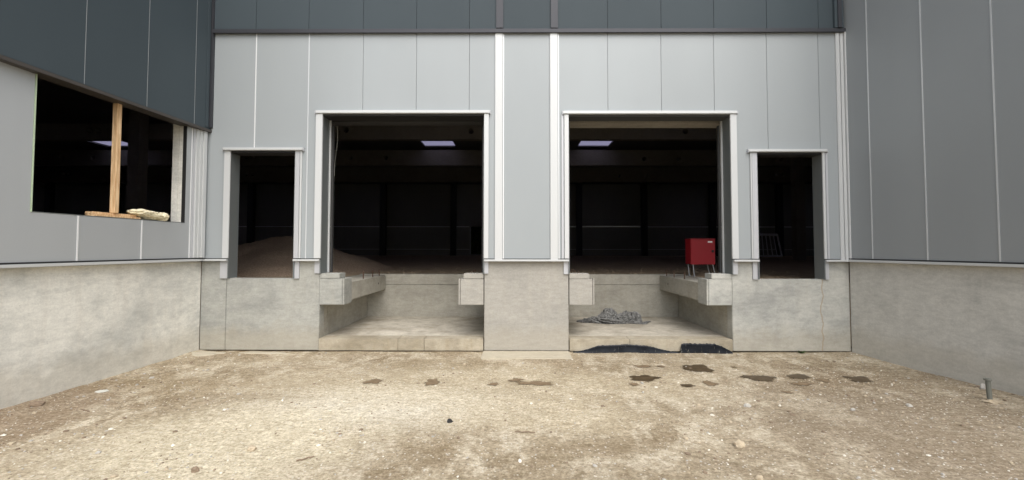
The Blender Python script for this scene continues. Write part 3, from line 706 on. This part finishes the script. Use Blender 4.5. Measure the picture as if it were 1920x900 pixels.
def lump(bm, c, r, seed, amp=0.25, freq=3.0, sub=3, rot=None):
    ret = bmesh.ops.create_icosphere(bm, subdivisions=sub, radius=1.0)
    for v in ret['verts']:
        p = v.co.copy(); d = 1 + amp * noise.fractal(p * freq + Vector((seed, seed * 2, 0)), 0.6, 2.0, 4)
        q = Vector((p.x * r[0], p.y * r[1], p.z * r[2])) * d
        if rot is not None: q = rot @ q
        v.co = Vector(c) + q
wool = empty('mineral_wool', LF.pt(ls(275, 405), wz, -0.03), 'crumpled pale yellow insulation bundle lying on the left window sill', 'insulation')
w1 = ls(238, 400, 0.0); w2 = ls(312, 408, 0.0)
bm = bmesh.new(); rz = Matrix((LF.u, LF.n, LF.v)).transposed()
L_ = abs(w1 - w2)
s_ = min(w1, w2)
lump(bm, LF.pt(s_ + L_ * 0.36, wz + 0.08, -0.03), (0.25, 0.12, 0.065), 1.0, 0.24, 1.9, 4, rz)
finish(bm, 'bundle', M['wool'], wool, smooth=True)
bm = bmesh.new()
lump(bm, LF.pt(s_ + L_ * 0.62, wz + 0.11, -0.02), (0.22, 0.12, 0.055), 5.0, 0.24, 2.0, 4, rz)
finish(bm, 'bundle', M['wool'], wool, smooth=True)
bm = bmesh.new()
lump(bm, LF.pt(s_ + L_ * 0.12, wz + 0.07, -0.0), (0.10, 0.09, 0.07), 9.0, 0.22, 2.0, 4, rz @ Matrix.Rotation(0.5, 3, 'Y'))
finish(bm, 'bundle', M['wool'], wool, smooth=True)

# ------------------------------------------------------------------ red cabinet
YC = 10.3
x0c, x1c = hit_y(1295, 470, YC).x, hit_y(1341, 470, YC).x
zt_, zb_c = hit_y(1320, 448, YC).z, hit_y(1320, 496, YC).z
cab = empty('electrical_cabinet', ((x0c + x1c) / 2, YC, 1.2), 'red metal electrical cabinet on thin splayed legs beside the right dock pit', 'cabinet')
finish(box(x0c + 0.006, x1c - 0.006, YC + 0.02, YC + 0.34, zb_c + 0.005, zt_ - 0.01), 'body', M['red'], cab, bevel=0.008)
finish(box(x0c - 0.005, x1c + 0.005, YC + 0.0, YC + 0.36, zt_ - 0.008, zt_ + 0.008), 'rain_cover', M['red'], cab, bevel=0.004)
dr = finish(box(x0c + 0.004, x1c - 0.004, YC - 0.004, YC + 0.018, zb_c, zt_ - 0.014), 'door', M['red'], cab, bevel=0.006)
lp = hit_y(1331.5, 453.5, YC - 0.01)
finish(box(lp.x - 0.05, lp.x + 0.05, YC - 0.008, YC - 0.0045, lp.z - 0.017, lp.z + 0.017), 'name_plate', M['beadl'], dr)
lk = hit_y(1336, 471, YC)
finish(cyl((lk.x, YC - 0.022, lk.z), (lk.x, YC - 0.0035, lk.z), 0.03, seg=14), 'latch', M['black'], dr)
for zz in (zt_ - 0.12, zb_c + 0.12):
    finish(cyl((x0c + 0.004, YC - 0.006, zz - 0.03), (x0c + 0.004, YC - 0.006, zz + 0.03), 0.009), 'hinge', M['red'], dr)
for sx, dx in ((x0c + 0.06, 0.02), (x1c - 0.05, 0.05)):
    for yy in (YC + 0.03, YC + 0.32):
        finish(cyl((sx, yy, zb_c + 0.01), (sx + dx, yy - 0.02, 1.2), 0.012), 'leg', M['zinc'], cab)
        finish(cyl((sx + dx - 0.0, yy - 0.07, 1.208), (sx + dx, yy + 0.04, 1.208), 0.011), 'foot', M['zinc'], cab)

# pull cords hanging inside
pc = hit_y(1350, 240, D + 0.34); pe = hit_y(1350, 447, D + 0.34)
def cord(px, pya, pyb, Y, hook, label, amp=0.012):
    pts = []
    a, b = hit_y(px, pya, Y), hit_y(px, pyb, Y)
    for k in range(25):
        t = k / 24; p = a.lerp(b, t); p.x += amp * math.sin(t * 5.2) ; pts.append(p)
    bm = bmesh.new()
    for p, q in zip(pts, pts[1:]): cyl(p, q + (q - p) * 0.05, 0.0045, None, 6, bm)
    root = empty('pull_cord', a, label, 'cord')
    finish(bm, 'cord', M['cord'], root)
    if hook:
        bm = bmesh.new(); p = pts[-1]
        prev = p
        for k in range(1, 9):
            an = k / 8 * math.pi; q = p + Vector((0.02 - 0.02 * math.cos(an), 0, -0.03 * math.sin(an)))
            cyl(prev, q, 0.005, None, 6, bm); prev = q
        finish(bm, 'hook', M['zinc'], root)
cord(1349.5, 233, 445, D + 0.45, True, 'pale pull cord with a hook hanging inside the right dock opening')
cord(630, 222, 330, D + 0.7, False, 'thin pale cord hanging inside the left dock opening', 0.03)

# barred steel frame leaning on the rear wall
YB = 36.0
tr_ = [hit_y(1400, 440, YB), hit_y(1457, 440, YB), hit_y(1466, 478, YB - 0.5), hit_y(1398, 478, YB - 0.5)]
tr_[2].z = tr_[3].z = 1.24
bar = empty('steel_barrier', tr_[3].copy(), 'pale barred steel frame leaning far back in the hall behind the right small doorway', 'barrier')
finish(cyl(tr_[0], tr_[1], 0.09), 'top_rail', M['beadl'], bar); finish(cyl(tr_[3], tr_[2], 0.09), 'bottom_rail', M['beadl'], bar)
finish(cyl(tr_[0], tr_[3], 0.07), 'side_rail', M['beadl'], bar); finish(cyl(tr_[1], tr_[2], 0.07), 'side_rail', M['beadl'], bar)
for k in range(1, 8):
    finish(cyl(tr_[0].lerp(tr_[1], k / 8), tr_[3].lerp(tr_[2], k / 8), 0.045, seg=6), 'bar', M['beadl'], bar)

# ------------------------------------------------------------------ crumpled sheet in the right pit
def sheet_heap():
    Yc = 9.95; a = hit_y(1080, 600, Yc).x; b = hit_y(1215, 600, Yc).x
    prof = [(0.0, 0.01), (0.08, 0.07), (0.16, 0.10), (0.24, 0.17), (0.32, 0.20), (0.38, 0.29), (0.46, 0.33), (0.54, 0.29), (0.6, 0.22), (0.68, 0.24), (0.78, 0.27), (0.86, 0.22), (0.90, 0.06), (1.0, 0.01)]
    def pf(t):
        for (t0, h0), (t1, h1) in zip(prof, prof[1:]):
            if t0 <= t <= t1: return h0 + (h1 - h0) * (t - t0) / (t1 - t0)
        return 0
    bm = bmesh.new(); rr = random.Random(4)
    def crumple(c, r, seed):
        ret = bmesh.ops.create_icosphere(bm, subdivisions=5, radius=1.0)
        rot = Matrix.Rotation(rr.uniform(-0.5, 0.5), 3, 'Z') @ Matrix.Rotation(rr.uniform(-0.25, 0.25), 3, 'Y')
        for v in ret['verts']:
            p = v.co * 1.6 + Vector((seed, 0, seed * 0.7))
            q = p + 0.5 * Vector((noise.noise(p), noise.noise(p + Vector((7, 0, 0))), noise.noise(p + Vector((0, 7, 0)))))
            d = 0.78 + 0.34 * (1 - 2.4 * abs(noise.noise(q * 1.3))) + 0.13 * (1 - 2.4 * abs(noise.noise(q * 3.1)))
            w = rot @ Vector((v.co.x * r[0] * d, v.co.y * r[1] * d, v.co.z * r[2] * d))
            z = c[2] + w.z
            v.co = Vector((c[0] + w.x, c[1] + w.y, max(z, ZS + 0.004)))
    L = b - a
    for u, dy, rx, ry, rz in ((0.12, 0.0, 0.16, 0.12, 0.045), (0.26, 0.03, 0.17, 0.15, 0.09), (0.38, -0.04, 0.15, 0.16, 0.15), (0.47, 0.05, 0.17, 0.16, 0.235),
                              (0.60, -0.05, 0.17, 0.18, 0.15), (0.70, 0.04, 0.15, 0.15, 0.19), (0.80, -0.02, 0.15, 0.15, 0.19), (0.55, -0.17, 0.34, 0.10, 0.07), (0.78, -0.15, 0.25, 0.1, 0.05), (0.92, -0.1, 0.14, 0.06, 0.02), (0.3, -0.14, 0.3, 0.07, 0.03)):
        crumple((a + L * u, Yc + dy, ZS + rz * 0.35), (rx, ry, rz * 0.8), rr.uniform(0, 50))
    o = finish(bm, 'crumpled_sheet', M['rag'])
    md = o.modifiers.new('thickness', 'SOLIDIFY'); md.thickness = 0.006
    tag(o, 'crumpled grey plastic sheet heaped on the slab of the right dock pit', 'sheet')
sheet_heap()

# black membrane against the slab edge
def membrane(top, px_base, label, off0):
    N = 90; bm = bmesh.new(); rows = []
    x0, x1 = top[0][0], top[-1][0]
    for i in range(N + 1):
        px = x0 + (x1 - x0) * i / N
        for (a, ya), (b, yb) in zip(top, top[1:]):
            if a <= px <= b: py = ya + (yb - ya) * (px - a) / (b - a)
        jag = 1.3 * noise.noise(Vector((px * 0.22, 0, 1)))
        t = hit_y(px, py + jag, D - 0.03); col = []
        for k in range(7):
            f = k / 6; z = -0.02 + (max(t.z, 0.0) + 0.02) * f
            y = D - 0.035 - off0 * (1 - f) ** 2 * 0.6 - 0.010 * noise.noise(Vector((t.x * 9, z * 5, 4))) - 0.010
            col.append(bm.verts.new((t.x, y, z)))
        rows.append(col)
    for i in range(N):
        for k in range(6): bm.faces.new((rows[i][k], rows[i + 1][k], rows[i + 1][k + 1], rows[i][k + 1]))
    o = finish(bm, 'black_membrane', M['membrane'], smooth=True)
    md = o.modifiers.new('thickness', 'SOLIDIFY'); md.thickness = 0.006; md.offset = 0
    tag(o, label, 'membrane', 'black membrane strips at the right pit')
membrane([(1074, 659.5), (1095, 656), (1115, 650), (1120, 647.5), (1150, 646.5), (1175, 645), (1215, 648), (1226, 651), (1250, 657), (1274, 660)], 1170, 'long humped black membrane strip under the left half of the right pit slab', 0.04)
membrane([(1275, 660), (1277, 644.5), (1283, 643), (1310, 644), (1338, 644), (1352, 649), (1366, 656), (1373, 660)], 1320, 'short square-ended black membrane strip at the right corner of the pit slab', 0.03)

# ------------------------------------------------------------------ odds and ends on the ground
def gz(px, py):
    p = hit_z(px, py, 0.0); p.z = gh(p.x, p.y); return p
# footing strip in front of the centre pier, cement spills
a, b_ = hit_z(904, 665).x, hit_z(1069, 665).x
yf = hit_z(960, 671.5, 0.02).y
bm = box(a, b_, yf, D - 0.02, -0.04, 0.022)
ft = finish(bm, 'footing_ledge', M['cement'], bevel=0.01); tag(ft, 'pale concrete footing ledge lying along the foot of the centre pier', 'ledge')
def flat_patch(name, px, py, w, h, m, label, cat, group=None, seed=0, th=0.006, rag=0.35, kind=None):
    p = hit_z(px, py); rx = w / 2 / F * p.y * 1.08; ry = (hit_z(px, py - h / 2).y - hit_z(px, py + h / 2).y) / 2 * 1.1
    bm = bmesh.new(); N, K = 44, 5; c = bm.verts.new((p.x, p.y, gh(p.x, p.y) + th)); prev = None
    rings = []
    for k in range(1, K + 2):
        ring = []
        for i in range(N):
            an = 2 * math.pi * i / N
            r = 1 + rag * 1.6 * noise.noise(Vector((math.cos(an) * 1.3, math.sin(an) * 1.3, seed))) + rag * 0.45 * noise.noise(Vector((math.cos(an) * 4, math.sin(an) * 4, seed + 5)))
            f = min(k / K, 1.0) if k <= K else 1.02
            x = p.x + rx * r * f * math.cos(an); y = p.y + ry * r * f * math.sin(an)
            z = gh(x, y) + (th if k <= K else -0.01)
            ring.append(bm.verts.new((x, min(y, D - 0.03), z)))
        rings.append(ring)
    for i in range(N): bm.faces.new((c, rings[0][i], rings[0][(i + 1) % N]))
    for r0, r1 in zip(rings, rings[1:]):
        for i in range(N): bm.faces.new((r0[i], r1[i], r1[(i + 1) % N], r0[(i + 1) % N]))
    o = finish(bm, name, m, smooth=True)
    at = o.data.attributes.new('edge', 'FLOAT', 'POINT')
    vals = [0.0] * len(o.data.vertices)
    for k in range(K + 1):
        for i in range(N): vals[1 + k * N + i] = min(1.0, (k + 1) / K)
    at.data.foreach_set('value', vals)
    tag(o, label, cat, group, kind)
    return o
flat_patch('cement_spill', 388, 664, 50, 7, M['cement'], 'flat pale cement spill in the left inner corner of the yard', 'spill', seed=2, th=0.012)
flat_patch('cement_spill', 500, 661.5, 90, 3, M['cement'], 'thin pale cement smear along the foot of the wall below the left small doorway', 'spill', seed=6, th=0.010)
wets = [(1308, 691, 56, 15, 'wet', 'largest wet brown patch, slanting, in front of the right pit'),
        (1208, 709, 52, 9, 'wet', 'dark wet patch nearest below the left half of the right pit'),
        (1190, 720, 18, 5, 'damp', 'tiny damp spot just below the dark patch under the right pit'),
        (1205, 688, 34, 7, 'damp', 'faint broken damp patch just in front of the black membrane'),
        (1240, 688, 14, 5, 'damp', 'small faint damp fleck left of the largest slanting wet patch'),
        (1292, 723, 30, 5, 'wet', 'thin wet streak below the largest slanting patch'),
        (1331, 718, 22, 11, 'damp', 'small pointed damp patch right of the thin wet streak'),
        (1423, 709, 46, 11, 'wet', 'round dark wet patch in front of the wall right of the pits'),
        (1498, 706, 36, 8, 'wet', 'upper of two wet patches below the right small doorway'),
        (1504, 720, 36, 6, 'damp', 'lower of two patches below the right small doorway'),
        (1544, 713, 20, 7, 'damp', 'small damp fleck right of the paired patches below the right doorway'),
        (1608, 711, 36, 11, 'wet', 'rightmost wet streak, slanting, near the right wall corner'),
        (1478, 736, 18, 4, 'damp', 'faint small damp mark nearest the camera below the right doorway'),
        (1376, 689, 12, 3, 'damp', 'tiny damp mark between the largest patch and the right wall'),
        (808, 718, 26, 12, 'damp', 'brown damp patch in front of the left pit slab'),
        (925, 720, 22, 6, 'damp', 'small damp spot left of the long stain below the centre pier'),
        (968, 713, 26, 7, 'damp', 'damp spot in the middle below the centre pier'),
        (1000, 719, 62, 9, 'damp', 'long brown damp stain below the centre pier'),
        (700, 717, 34, 10, 'damp', 'leftmost broken damp mark below the left pit')]
for i, (px, py, w, h, mm, lab) in enumerate(wets):
    flat_patch('wet_patch', px, py, w, h, M[mm], lab, 'wet patch', 'wet patches on the sandy ground', seed=20 + i * 3.3, th=0.009, rag=0.45)

# steel stake by the right wall
pb = hit_z(1857, 753); ht = hit_y(1852, 710, pb.y).z
st = empty('steel_stake', (pb.x, pb.y, 0), 'short weathered steel stake with a flat cap standing by the right wall', 'stake')
dx = hit_y(1852, 710, pb.y).x - pb.x
finish(cyl((pb.x, pb.y, -0.05), (pb.x + dx, pb.y, ht - 0.02), 0.026, 0.024, 10), 'shaft', M['stake'], st)
finish(cyl((pb.x + dx, pb.y, ht - 0.02), (pb.x + dx, pb.y, ht), 0.038, 0.038, 10), 'cap', M['stake'], st)
bm = bmesh.new(); lump(bm, (pb.x + 0.01, pb.y, 0.0), (0.09, 0.08, 0.03), 3, 0.5, 2.0, 3)
finish(bm, 'soil_collar', M['pebble_tan'], st)

def stone(px, py, w, h, m, label, seed, name='stone', cat='stone'):
    p = hit_z(px, py + h / 2); s = w / 2 / F * p.y; sv = h / F * p.y
    bm = bmesh.new(); ret = bmesh.ops.create_icosphere(bm, subdivisions=3, radius=1)
    for v in bm.verts:
        q = v.co; d = 1 + 0.35 * noise.fractal(q * 1.4 + Vector((seed, 0, 0)), 0.7, 2, 3)
        v.co = Vector((p.x + q.x * s * d, p.y + q.y * s * 0.8 * d, gh(p.x, p.y) + sv * 0.3 + q.z * sv * 0.6 * d))
    o = finish(bm, name, m); tag(o, label, cat)
stone(1386, 829, 19, 12, M['pebble_tan'], 'large tan stone lying alone in the right foreground', 1)
stone(1401, 740 + 18, 12, 7, M['pebble_grey'], 'mid sized grey stone left of the steel stake, further out', 2)
stone(1705, 758, 10, 5, M['pebble_grey'], 'pale grey stone on the brown ground left of the steel stake', 3)
stone(1843, 725, 9, 10, M['pebble_grey'], 'small grey stone leaning at the foot of the right wall beside the stake', 4)
stone(1424, 895, 13, 7, M['pebble_tan'], 'tan stone at the bottom edge of the yard', 5)
stone(843, 787, 10, 7, M['black'], 'small crumpled piece of black plastic lying in the middle of the yard', 6, 'plastic_scrap', 'litter')
stone(366, 880, 14, 10, M['pebble_brown'], 'brown stone at the lower left of the yard', 7)
stone(68, 756, 24, 8, M['pebble_brown'], 'brown clod at the foot of the left wall', 8, 'clod', 'clod')
stone(472, 838, 16, 8, M['pebble_tan'], 'tan clod on the pale ground left of the sticks', 9, 'clod', 'clod')
stone(192, 732, 18, 3, M['cord'], 'flat pale chip lying towards the left wall', 10, 'chip', 'chip')
def stick(xa, ya, xb, yb, label, r=0.007):
    a, b = gz(xa, ya), gz(xb, yb); bm = bmesh.new(); prev = a + Vector((0, 0, r))
    for k in range(1, 7):
        q = a.lerp(b, k / 6); q.z = gh(q.x, q.y) + r; q.y += 0.012 * math.sin(k * 2.1); cyl(prev, q, r * 1.0, r * 0.85, 7, bm); prev = q
    o = finish(bm, 'stick', M['pebble_brown']); tag(o, label, 'stick')
stick(556, 864, 588, 855, 'short brown stick in the left foreground below the pale patch')
stick(966, 809, 1003, 811, 'thin brown twig lying right of the black scrap')
stick(153, 770, 168, 772, 'short dark twig near the left wall foot')
# weed
pw = hit_z(1494, 659.5); weed = empty('weed', (pw.x, D - 0.05, 0), 'small green weed growing at the foot of the wall below the right small doorway', 'plant')
rnd = random.Random(5)
for k in range(16):
    an = rnd.uniform(math.pi, 2 * math.pi) ; L = rnd.uniform(0.05, 0.11); bm = bmesh.new()
    d = Vector((math.cos(an) * 1.2, math.sin(an) * 0.5, rnd.uniform(0.3, 0.9))).normalized(); side = d.cross(Vector((0, 0, 1))).normalized() * 0.016
    b0 = Vector((pw.x, D - 0.06, 0.0)); mids = b0 + d * L * 0.55; tip = b0 + d * L - Vector((0, 0, 0.012))
    v = [bm.verts.new(p) for p in (b0 - side * 0.2, b0 + side * 0.2, mids + side, tip, mids - side)]
    bm.faces.new(v); finish(bm, 'leaf', M['leaf'], weed)

# pebbles: countless small stones pressed into the sand, more of them towards the side walls
rnd = random.Random(21); vv, ff, mi = [], [], []
tmp = bmesh.new(); bmesh.ops.create_icosphere(tmp, subdivisions=1, radius=1)
iv = [v.co.copy() for v in tmp.verts]; tmp.verts.index_update(); fi = [tuple(v.index for v in f.verts) for f in tmp.faces]; tmp.free()
count = 0
while count < 9000:
    x, y = rnd.uniform(-6.2, 6.8), 2.8 + 5.2 * rnd.random() ** 1.15
    dens = 0.25 + 0.75 * min(1, (abs(x + 0.8) / 5.0) ** 1.5)
    if noise.noise(Vector((x * 1.5, y * 1.5, 9))) * 1.2 + dens < rnd.random(): continue
    if (Vector((x, y, 0)) - LF.o).dot(LF.n) < 0.02 or (Vector((x, y, 0)) - RF.o).dot(RF.n) < 0.02: continue
    s = min(0.026, 0.0036 * math.exp(rnd.gauss(0.25, 0.6))); k = len(vv)
    sx, sy, sz = s * rnd.uniform(0.8, 1.5), s * rnd.uniform(0.8, 1.4), s * rnd.uniform(0.45, 0.9); a = rnd.uniform(0, 6.3)
    z = gh(x, y) + sz * 0.3; ca, sa_ = math.cos(a), math.sin(a)
    for q in iv:
        j = rnd.uniform(0.75, 1.15); qx, qy = q.x * sx * j, q.y * sy * j
        vv.append((x + qx * ca - qy * sa_, y + qx * sa_ + qy * ca, z + q.z * sz * j))
    ff += [tuple(i + k for i in f) for f in fi]
    r = rnd.random(); mm = 0 if r < 0.12 else (1 if r < 0.48 else (2 if r < 0.78 else 3)); mi += [mm] * len(fi)
    count += 1
me = bpy.data.meshes.new('pebbles'); me.from_pydata(vv, [], ff)
for nme in ('pebble_white', 'pebble_tan', 'pebble_brown', 'pebble_grey'): me.materials.append(M[nme])
me.polygons.foreach_set('material_index', mi)
pe_ = bpy.data.objects.new('pebbles', me); COL.objects.link(pe_)
tag(pe_, 'small pale and brown pebbles strewn over the sandy yard', 'pebbles', kind='stuff')
